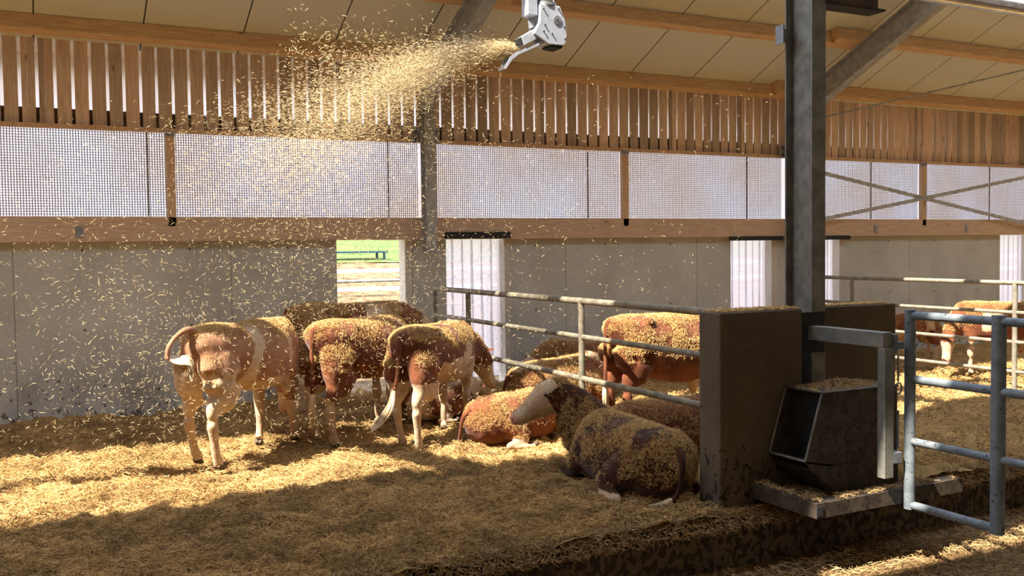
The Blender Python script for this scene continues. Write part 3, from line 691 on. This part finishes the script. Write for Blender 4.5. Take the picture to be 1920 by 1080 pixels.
def coat_mat(name, brown, brown2):
    m, n, b = newmat(name, .95, 0, .12)
    at = N(n, 'ShaderNodeAttribute'); at.attribute_name = 'pale'
    v = objvec(n); v2 = objvec(n, (1, 1, 1))
    nz = noise_node(n, 16, v, 4, .6).outputs[0]
    nz2 = noise_node(n, 45, v, 3, .6).outputs[0]
    f = math_(n, 'ADD', at.outputs['Fac'], math_(n, 'ADD', math_(n, 'MULTIPLY', math_(n, 'SUBTRACT', nz, .5), .8), math_(n, 'MULTIPLY', math_(n, 'SUBTRACT', nz2, .5), .35)))
    k = ramp(n, f, [(.45, (0,0,0,1)), (.56, (1,1,1,1))]).outputs[0]
    br = ramp(n, noise_node(n, 5, v, 5).outputs[0], [(.3, brown2), (.7, brown)]).outputs[0]
    wh = ramp(n, noise_node(n, 7, v, 5, .65).outputs[0], [(.3, lin(180,146,112)), (.6, lin(214,190,158))]).outputs[0]
    c = mix(n, k, br, wh)
    hair = noise_node(n, 90, objvec(n, (1, 1, .25)), 2).outputs[0]
    c = mix(n, .25, c, ramp(n, hair, [(.3, (.55,.5,.45,1)), (.7, (1,1,1,1))]).outputs[0], 'MULTIPLY')
    n.links.new(c, b.inputs['Base Color']); bump(n, b, hair, .6, .006)
    b.inputs['Sheen Weight'].default_value = .15
    return m
COATS = {'red': coat_mat('red_brown_coat', lin(142,86,56), lin(98,54,34)), 'tan': coat_mat('tan_coat', lin(186,142,108), lin(150,104,74)), 'dark': coat_mat('dark_brown_coat', lin(88,50,32), lin(48,27,18))}

def make_cow(label, pos, deg, pose='stand', scale=1.0, coat='red', poll=(.98,0,.80), muzzle=(1.22,0,.45), feet=None, seed=1, pale=.0, straw=4000, straw_top=.25, face_t=0.0, hs=1.0, tail='down', body_w=1.0, deep=0, bias=None, hide_legs=False, head_side=None, group='cattle in the straw pens'):
    mb = MB(); legs_end = []
    rings = STAND if pose == 'stand' else LIE
    loft(mb, [((x, 0, z-deep/2*(abs(x) < .6)), hw*body_w, hh+deep/2*(abs(x) < .6)) for x, z, hw, hh in rings], 28, 2.25, side=(0, 1, 0))
    P, Q = Vector(poll), Vector(muzzle)
    nb = Vector((.58, 0, 1.02)) if pose == 'stand' else Vector((.55, 0, .46))
    n0 = nb + Vector((-.14, 0, -.02))
    hd = (Q-P).normalized()
    mid = nb.lerp(P, .5) + Vector((0, 0, .02))
    if pose == 'stand': loft(mb, [(n0, .18, .27), (nb, .16, .25), (nb.lerp(mid, .6), .13, .205), (mid.lerp(P, .3), .11, .17), (P - hd*.02 + Vector((0,0,-.03)), .09, .12)], 18, 2.1)
    else:
        loft(mb, [(n0, .22, .30), (nb, .20, .30), (nb.lerp(mid, .6)+Vector((0,0,-.03)), .155, .27), (mid.lerp(P, .4)+Vector((0,0,-.03)), .125, .20), (P - hd*.0 + Vector((0,0,-.05)), .10, .135)], 18, 2.1)
        if hs > 1: loft(mb, [(P+Vector((-.05,-.02,-.13)), .115, .13), (Vector((.76,.12,.60)), .14, .19), (Vector((.68,.05,.38)), .17, .22), (Vector((.62,.02,.24)), .15, .18)], 16)
        dl = Vector((P.x-.04, P.y*.6, 0)); loft(mb, [((.52,0,.22), .10, .16), (Vector((.66,dl.y*.2,.26)), .06, .17), (mid+Vector((.03,0,-.20)), .035, .14), (P.lerp(mid,.4)+Vector((.0,0,-.17)), .03, .07)], 12)
    # dewlap
    if pose == 'stand': loft(mb, [((.66,0,.80), .06, .12), ((.76,0,.82), .035, .12), (mid+Vector((0,0,-.15)), .025, .07)], 12)
    sd = Vector((-hd.y, hd.x, 0))
    if sd.length < .15: sd = Vector((0, 1, 0))
    if head_side: sd = Vector(head_side)
    sd = (sd - hd*sd.dot(hd)).normalized()
    hu = hd.cross(sd); hu = hu if hu.z > 0 else -hu
    HL = .48*hs; hp = lambda t, u=0: P + hd*HL*t + hu*u
    loft(mb, [(a_, b_*hs, c_*hs) for a_, b_, c_ in [(hp(-.06), .085, .085), (hp(.04), .112, .115), (hp(.18,-.015), .118, .14), (hp(.34,-.022), .114, .148), (hp(.5,-.02), .094, .128), (hp(.66,-.02), .076, .102), (hp(.82,-.015), .074, .084), (hp(.95,-.015), .078, .076), (hp(1.03,-.018), .06, .058)]], 18, 2.2, side=sd)
    for s in (1, -1):                                                # brow ridges
        loft(mb, [(hp(.22,.07)+sd*s*.07, .02, .02), (hp(.33,.065)+sd*s*.085, .028, .03), (hp(.44,.04)+sd*s*.075, .018, .02)], 8, side=sd)
    feet = feet or {}
    hoofs = []
    if pose == 'stand':
        for s, key in ((-1, 'hr'), (1, 'hl')):
            fx, fy, hx, hy = feet.get(key, (-.58, .17*s, None, None)) if key in feet else (-.60, .16*s, None, None)
            dx = fx+.60
            hock = Vector((-.72+dx*.75, .165*s+(fy-.16*s)*.7, .46)); foot = Vector((fx, fy, 0))
            loft(mb, [((-.60,.12*s,1.02), .14, .14), ((-.58,.155*s,.86), .145, .21), ((-.56+dx*.15,.175*s,.73), .12, .19), ((-.60+dx*.4,.174*s,.62), .098, .15), (hock+Vector((.055,0,.11)), .070, .105), (hock+Vector((.02,0,.05)), .054, .075), (hock+Vector((.015,0,-.03)), .051, .066), (hock.lerp(foot,.4), .038, .046), (hock.lerp(foot,.7)+Vector((-.005,0,0)), .039, .045), (foot+Vector((-.01,0,.09)), .047, .052), (foot+Vector((.01,0,.045)), .046, .053)], 14, side=(0,1,0))
            loft(mb, [((-.70,.09*s,1.04), .10, .10), ((-.72,.13*s,.90), .12, .12), ((-.70+dx*.2,.155*s,.76), .11, .12), ((-.68+dx*.5,.165*s,.63), .07, .08), (hock+Vector((-.01,0,.02)), .035, .035)], 12, side=(0,1,0))
            hoofs.append(foot)
        for s, key in ((-1, 'fr'), (1, 'fl')):
            fx, fy = feet.get(key, (.46, .14*s))[:2]
            foot = Vector((fx, fy, 0)); dx = fx-.46; knee = Vector((.46+dx*.55, .145*s+(fy-.14*s)*.5, .36))
            loft(mb, [((.50,.12*s,.95), .10, .17), ((.47,.15*s,.78), .085, .14), ((.44+dx*.15,.155*s,.62), .062, .09), (knee+Vector((-.01,0,.10)), .055, .064), (knee, .053, .060), (knee.lerp(foot,.3), .038, .043), (knee.lerp(foot,.62), .038, .042), (foot+Vector((-.012,0,.085)), .046, .050), (foot+Vector((.008,0,.045)), .045, .052)], 14, side=(0,1,0))
            hoofs.append(foot)
        for s in (1, -1):
            ball(mb, (-.42, .19*s, 1.20), .065); ball(mb, (-.76, .09*s, 1.12), .06)
        loft(mb, [((-.15,0,.68), .10, .06), ((-.3,0,.70), .11, .06), ((-.42,0,.74), .09, .06)], 12)
    else:
        for s in (1, -1):
            loft(mb, [((-.52,.20*s,.40), .16, .20), ((-.38,.30*s,.32), .13, .17), ((-.22,.37*s,.20), .10, .12), ((-.16,.40*s,.13), .07, .08)], 14)
            loft(mb, [((-.16,.40*s,.14), .06, .07), ((-.34,.43*s,.10), .05, .065), ((-.48,.45*s,.075), .042, .05)], 12)
            loft(mb, [((-.48,.44*s,.08), .04, .045), ((-.34,.47*s,.05), .034, .036), ((-.18,.48*s,.045), .032, .034), ((-.08,.48*s,.045), .036, .036)], 12)
            hoofs.append(Vector((-.05, .48*s, .03)))
            loft(mb, [((.40,.18*s,.36), .12, .16), ((.50,.24*s,.22), .09, .11), ((.56,.25*s,.12), .06, .07)], 12)
            loft(mb, [((.54,.25*s,.12), .05, .06), ((.68,.24*s,.09), .045, .05), ((.80,.22*s,.075), .045, .05)], 12)
            loft(mb, [((.80,.21*s,.07), .042, .045), ((.68,.17*s,.04), .032, .034), ((.56,.15*s,.035), .034, .034)], 12)
        for s in (1, -1): ball(mb, (-.45, .22*s, .56), .07)
    me = remeshed(mb, .016, 12)
    V = np.empty(len(me.vertices)*3, np.float32); me.vertices.foreach_get('co', V); V = V.reshape(-1, 3).astype(float)
    # coat pattern
    f = vnoise(V, 2.6, 2, seed)*1.0 + pale
    f = (f-.5)*2.2+.42 if pose == 'stand' else (f-.5)*2.2+.36
    hp_ = (V-np.array(P))@np.array(hd)/HL; dist = np.linalg.norm(V - np.array(P) - np.outer(hp_*HL, np.array(hd)), axis=1)
    hup_ = (V - np.array(P))@np.array(hu)
    face = np.clip((hp_-face_t*(hup_ < .045))/.12, 0, 1)*(dist < .22)*(V[:, 0] > (.6 if pose == 'stand' else -9))
    f = np.maximum(f, face*1.2)
    if pose == 'stand':
        f = np.maximum(f, np.clip((.50-V[:, 2])*3+.5, 0, 1.2)); f = np.maximum(f, np.where(np.abs(V[:, 1]) < .14, np.clip((.74-V[:, 2])*6+.4, 0, 1), 0))
    else:
        f = np.maximum(f, np.where((V[:, 2] < .12) & (np.abs(V[:, 1]) > .40), 1, 0))
    if bias: f = bias(V, f)
    if pose == 'lie': f = np.maximum(f, face*1.2)
    at = me.attributes.new('pale', 'FLOAT', 'POINT'); at.data.foreach_set('value', f.astype(np.float32))
    me.materials.append(COATS[coat]); me.name = 'cow'
    root = link('cow', me); root.location = (pos[0], pos[1], pos[2] if len(pos) > 2 else float(bed_h(pos[0], pos[1])[0])-.01); root.rotation_euler = (0, 0, math.radians(deg)); root.scale = (scale,)*3
    tag(root, label, 'cow', group)
    # ears
    for s in (1, -1):
        b0 = P + sd*s*.085 - hd*.0 + hu*.015
        dirn = (sd*s*1.0 - hd*.25 + hu*-.05).normalized(); L = .19; e_ = MB()
        nrm = (hd*1.0+Vector((0,0,.2))).normalized()
        wv = dirn.cross(nrm).normalized()
        secs = [(0, .022), (.25, .042), (.5, .052), (.75, .042), (.93, .02), (1, .006)]
        vs = []; fs = []
        for t_, wd in secs:
            c = b0 + dirn*L*t_
            vs += [c + wv*wd, c + nrm*(-.016*(1-t_)-.003), c - wv*wd, c + nrm*(.003)-nrm*.010*(1-t_)]
        for i in range(len(secs)-1):
            for k in range(4): fs.append((i*4+k, i*4+(k+1) % 4, (i+1)*4+(k+1) % 4, (i+1)*4+k))
        fs.append((3,2,1,0)); fs.append(tuple(len(vs)-4+k for k in range(4)))
        e_.add(vs, fs); eo = e_.build('ear', COATS[coat], root, smooth=True)
        sb = eo.modifiers.new('s', 'SUBSURF'); sb.levels = 1; sb.render_levels = 2
        ey = MB(); ball(ey, (0, 0, 0), .019, 10); c = hp(.34, .045*hs) + sd*s*.106*hs; ey.v = [tuple(Vector(v_)+c) for v_ in ey.v]; ey.build('eye', M['eye'], root, smooth=True)
        nn = MB(); ball(nn, (0,0,0), .012, 8); c = hp(1.065, .018)+sd*s*.034; nn.v = [tuple(Vector(v_)+c) for v_ in nn.v]; nn.build('nostril', M['eye'], root, smooth=True)
    nz = MB(); loft(nz, [(hp(.98,-.008), .066*hs, .055*hs), (hp(1.04,-.01), .058*hs, .05*hs), (hp(1.08,-.012), .04*hs, .036*hs)], 14, side=sd); nz.build('muzzle_pad', M['nose'], root, smooth=True)
    for h in hoofs:
        hb = MB(); zz = h.z
        fwd = .02
        for s in (1, -1): loft(hb, [(h+Vector((-.022,s*.020,.055)), .019, .026), (h+Vector((.0,s*.021,.03)), .021, .028), (h+Vector((.035,s*.019,.012)), .018, .014)], 10, side=(0,1,0))
        hb.build('hoof', M['hoof'], root, smooth=True)
    # tail
    tz = 1.17 if pose == 'stand' else .52
    if tail == 'raised':    tp = [(-.74,0,tz+.04),(-.84,0,tz+.10),(-.97,.02,tz+.06),(-1.06,.04,tz-.03),(-1.07,.05,tz-.13)]; tu = [(-1.06,.05,tz-.12),(-1.02,.00,tz-.15),(-.965,-.08,tz-.16),(-.95,-.10,tz-.23),(-.95,-.11,tz-.34)]
    elif tail == 'swung':   tp = [(-.74,0,tz+.05),(-.84,0,tz+.02),(-.89,.0,tz-.15),(-.90,.02,tz-.38),(-.91,.05,tz-.5)]; tu = [(-.91,.05,tz-.48),(-.93,.08,tz-.66),(-1.0,.16,tz-.80),(-1.1,.24,tz-.9)]
    elif tail == 'lying':   tp = [(-.74,0,tz),(-.84,.03,tz-.10),(-.86,.08,tz-.3),(-.84,.14,.10)]; tu = [(-.84,.14,.12),(-.8,.22,.05),(-.72,.32,.04)]
    else:                   tp = [(-.74,0,tz+.05),(-.83,0,tz+.02),(-.865,.0,tz-.15),(-.865,.0,tz-.42),(-.87,.0,tz-.6)]; tu = [(-.87,.0,tz-.58),(-.87,.0,tz-.72),(-.865,.01,tz-.86),(-.86,.02,tz-.95)]
    def cr(pts, k=6):
        pts = [Vector(p) for p in pts]; out = []
        for i in range(len(pts)-1):
            a0, a1, a2, a3 = pts[max(i-1,0)], pts[i], pts[i+1], pts[min(i+2,len(pts)-1)]
            for j in range(k):
                t_ = j/k; out.append(.5*((2*a1)+(a2-a0)*t_+(2*a0-5*a1+4*a2-a3)*t_*t_+(3*a1-a0-3*a2+a3)*t_**3))
        out.append(pts[-1]); return out
    tp = cr(tp); K = len(tp); tm = MB().tube(tp, [.048-.028*min(1, i/(K*.5)) for i in range(K)], 12)
    to = tm.build('tail', COATS[coat], root, smooth=True)
    tu = cr(tu); K = len(tu); tb = MB()
    for j in range(9):
        a_ = j*2.4; rr_ = .022*math.sqrt((j+.5)/9); en = K - int(rng.integers(0, max(2, K//3)))
        tb.tube([tu[i] + Vector((math.cos(a_), math.sin(a_), math.sin(a_+1)))*rr_*(.4+1.2*math.sin(PI*min(1, i/K))) for i in range(en)], [.011*math.sin(PI*(.25+.72*i/en))+.002 for i in range(en)], 7)
    tb.build('tail_tuft', M['tuft'], to, smooth=True)['label'] = 'white tail tuft'
    # straw lying on the animal
    straw = int(straw*1.9)
    if straw:
        me.calc_loop_triangles(); T3 = np.empty(len(me.loop_triangles)*3, np.int32); me.loop_triangles.foreach_get('vertices', T3); T3 = T3.reshape(-1, 3)
        A, B, C = V[T3[:, 0]], V[T3[:, 1]], V[T3[:, 2]]; cr3 = np.cross(B-A, C-A); ar = np.linalg.norm(cr3, axis=1)+1e-12; nn = cr3/ar[:, None]
        ctr = (A+B+C)/3
        zt = ctr[:, 2] > (.78 if pose == 'stand' else .16)
        pr = ar*np.clip((nn[:, 2]-straw_top)*2.2+.35, 0, 1)*zt*np.clip((vnoise(ctr, 4.5, 3, seed+4)-.36)*5, .04, 1)*np.where(face_tri(ctr, P, hd, HL, pose), .12, 1)
        pr /= pr.sum(); idx = rng.choice(len(T3), straw, p=pr); r1, r2 = rng.random((2, straw, 1)); sw = (r1+r2 > 1); r1 = np.where(sw, 1-r1, r1); r2 = np.where(sw, 1-r2, r2)
        pp = A[idx]+(B-A)[idx]*r1+(C-A)[idx]*r2; nm = nn[idx]
        rd = rng.normal(0, 1, (straw, 3)); rd -= nm*(rd*nm).sum(1)[:, None]; rd /= np.linalg.norm(rd, axis=1)[:, None]; rd += nm*rng.normal(.12, .35, (straw, 1)); rd /= np.linalg.norm(rd, axis=1)[:, None]
        pp = pp + nm*rng.uniform(.001, .022, (straw, 1))
        v, q = slivers(pp, rd, rng.uniform(.016, .042, straw), rng.uniform(.0018, .0038, straw), nm)
        so = link('straw_layer', npmesh('straw_layer', v, q, M['straw'], False)); so.parent = root; so['kind'] = 'stuff'; so['label'] = 'golden chopped straw on the back'
    return root
def face_tri(ctr, P, hd, HL, pose):
    h = (ctr-np.array(P))@np.array(hd)/HL; d = np.linalg.norm(ctr-np.array(P)-np.outer(h*HL, np.array(hd)), axis=1)
    return (h > .05) & (d < .2)

# bias functions: where an animal is clearly pale or clearly brown
def b_c1(V, f):
    x, y, z = V.T
    f = f*0 + .15 + (vnoise(V, 5, 3, 3)-.5)*.5
    f = f + np.clip((1.02-z)*2.4, 0, .8)*np.clip((-.30-x)*6, 0, 1)
    band = np.exp(-((x+.22-(z-1.0)*.35)/.10)**2)*1.0; f = np.maximum(f, band*.95 + (vnoise(V, 7, 2, 5)-.5)*.5)
    band2 = np.exp(-((x-.36)/.06)**2)*.9; f = np.maximum(f, band2*(z > .8))
    f = np.maximum(f, np.clip((.78-z)*5+.3, 0, 1)*(np.abs(x-.1) < .6))
    f = np.maximum(f, np.clip((.5-z)*4+.4, 0, 1.1)); f = np.where(x > .45, np.minimum(f, .25+(z < .45)), f)
    return f
def b_brownrump(V, f):
    x, y, z = V.T
    f = np.where((x < -.05) & (z > .62), np.minimum(f, .2), f); return f
def b_c3(V, f):
    x, y, z = V.T
    n_ = (vnoise(V, 4.5, 3, 8)-.5)
    f = .72 + n_*1.6
    f = np.where((x < -.42) & (z > .72), .1+n_*.3, f); f = np.where((x > -.38) & (x < .1) & (z > .92), np.minimum(f, .3+n_*1.4), f)
    f = np.where(x > .58, np.minimum(f, .2), f); f = np.maximum(f, np.clip((.7-z)*5+.4, 0, 1)); return f
def b_c3head(V, f):
    f = b_c3(V, f); x, y, z = V.T
    return np.where((x > .92) & (z < .62), .9, f)
def b_c5(V, f):
    x, y, z = V.T
    f = .1 + (vnoise(V, 4, 3, 2)-.5)*.4
    f = np.where((z < .13) & (x < -.02) & (y > .40), .9, f)
    return f
D2 = math.degrees
make_cow('tan and white cow at the left with its tail raised, rump towards the viewer', (1.86, 9.26), 44, coat='tan', seed=3, straw=4500, tail='raised', feet={'hr': (-.66,-.14,0,0), 'hl': (-.50,.20,0,0), 'fr': (.66,-.10), 'fl': (.36,.12)}, poll=(1.0,.22,.70), muzzle=(1.12,.30,.28), bias=b_c1, straw_top=.45)
make_cow('red-brown cow with white lower hind leg, second standing cow from the left', (3.24, 9.94), 36, body_w=1.08, coat='red', seed=6, straw=8500, tail='down', poll=(1.05,0,.75), muzzle=(1.2,0,.33), bias=b_brownrump, feet={'hr': (-.72,-.16,0,0)}, straw_top=.1)
make_cow('red and white pied cow in the middle with a swishing white tail and lowered head', (3.84, 9.30), 42, body_w=1.05, scale=.96, coat='red', seed=9, straw=6500, tail='swung', poll=(1.06,-.05,.86), muzzle=(1.26,-.12,.47), bias=b_c3, feet={'hr': (-.70,-.12,0,0), 'hl': (-.56,.14,0,0)}, straw_top=.25)
make_cow('straw-covered cow standing along the back wall behind the second cow', (3.62, 11.35), 4, scale=1.06, coat='red', seed=12, straw=8000, tail='down', poll=(.98,0,.85), muzzle=(1.06,-.05,.42), straw_top=.0)
make_cow('large dark brown cow with a white face lying by the low concrete wall', (4.42, 6.58, -.04), 92, pose='lie', scale=.88, hs=1.14, coat='dark', face_t=.30, seed=2, straw=12000, straw_top=-.35, tail='lying', poll=(.82,.24,.91), muzzle=(.94,.66,.63), bias=b_c5)
def face5(V, f): return f
make_cow('straw-covered cow with reddish flank lying in the sun behind the dark cow head', (4.50, 8.72), 8, pose='lie', scale=.78, coat='red', seed=15, straw=7000, straw_top=-.1, tail='lying', poll=(.72,-.42,.50), muzzle=(.66,-.84,.38), bias=lambda V, f: np.where((V[:, 2] > .16), np.minimum(f, .2), f))
make_cow('cow lying buried in straw beyond the fence, front one of the two by the doorway', (5.85, 10.25), 5, pose='lie', scale=.88, coat='red', seed=18, straw=8000, straw_top=-.3, tail='lying', poll=(.9,.1,.45), muzzle=(1.2,.2,.2))
make_cow('cow lying buried in straw beyond the fence, close to the back wall', (7.0, 11.5), 175, pose='lie', scale=.9, coat='red', seed=21, straw=6500, straw_top=-.3, tail='lying', poll=(.9,.1,.45), muzzle=(1.2,.2,.2))
make_cow('cow with bright straw on its back lying beyond the fence under the standing one', (5.47, 7.45), -20, pose='lie', scale=.78, coat='red', seed=24, straw=6500, straw_top=-.3, tail='lying', poll=(.86,.0,.56), muzzle=(1.2,-.2,.4))
make_cow('red-brown cow standing beyond the fence with a thick heap of straw on its back', (6.22, 8.45), 2, coat='red', scale=.97, deep=.12, seed=27, straw=10000, tail='down', poll=(1.05,.1,.75), muzzle=(1.25,.1,.35), straw_top=.0, bias=lambda V, f: np.where(V[:, 0] > .25, np.maximum(f, .55+(vnoise(V, 4, 2, 3)-.5)*1.2), np.minimum(f, .3)))
make_cow('calf with red and white flank lying behind the legs of the pied cow', (4.28, 10.25), 20, pose='lie', scale=.66, coat='red', seed=30, straw=700, tail='lying', poll=(.9,0,.5), muzzle=(1.25,0,.35), bias=lambda V, f: (f-.4)*1.6+.55)
make_cow('brown cow behind the far fence turning its lowered white face to the viewer', (12.68, 9.15), 127, scale=.86, coat='red', seed=33, straw=7000, poll=(.80,.33,.74), muzzle=(.84,.52,.22), straw_top=.0, bias=lambda V, f: np.maximum(np.where(V[:, 2] > .6, np.minimum(f, .15), f), np.where((np.abs(V[:, 0]-.12) < .17) & (V[:, 2] > .78) & (V[:, 2] < 1.12), .9, 0)))
make_cow('small brown calf standing behind the far fence, left of the white-faced cow', (12.85, 10.95), 165, scale=.68, coat='red', seed=36, straw=3000, poll=(1.05,0,.75), muzzle=(1.2,0,.35), straw_top=.1)
make_cow('brown cow standing behind the far fence at the right edge of the picture', (14.1, 8.75), 160, scale=.88, coat='red', seed=39, straw=5500, poll=(1.05,0,.9), muzzle=(1.2,0,.5), straw_top=.1)
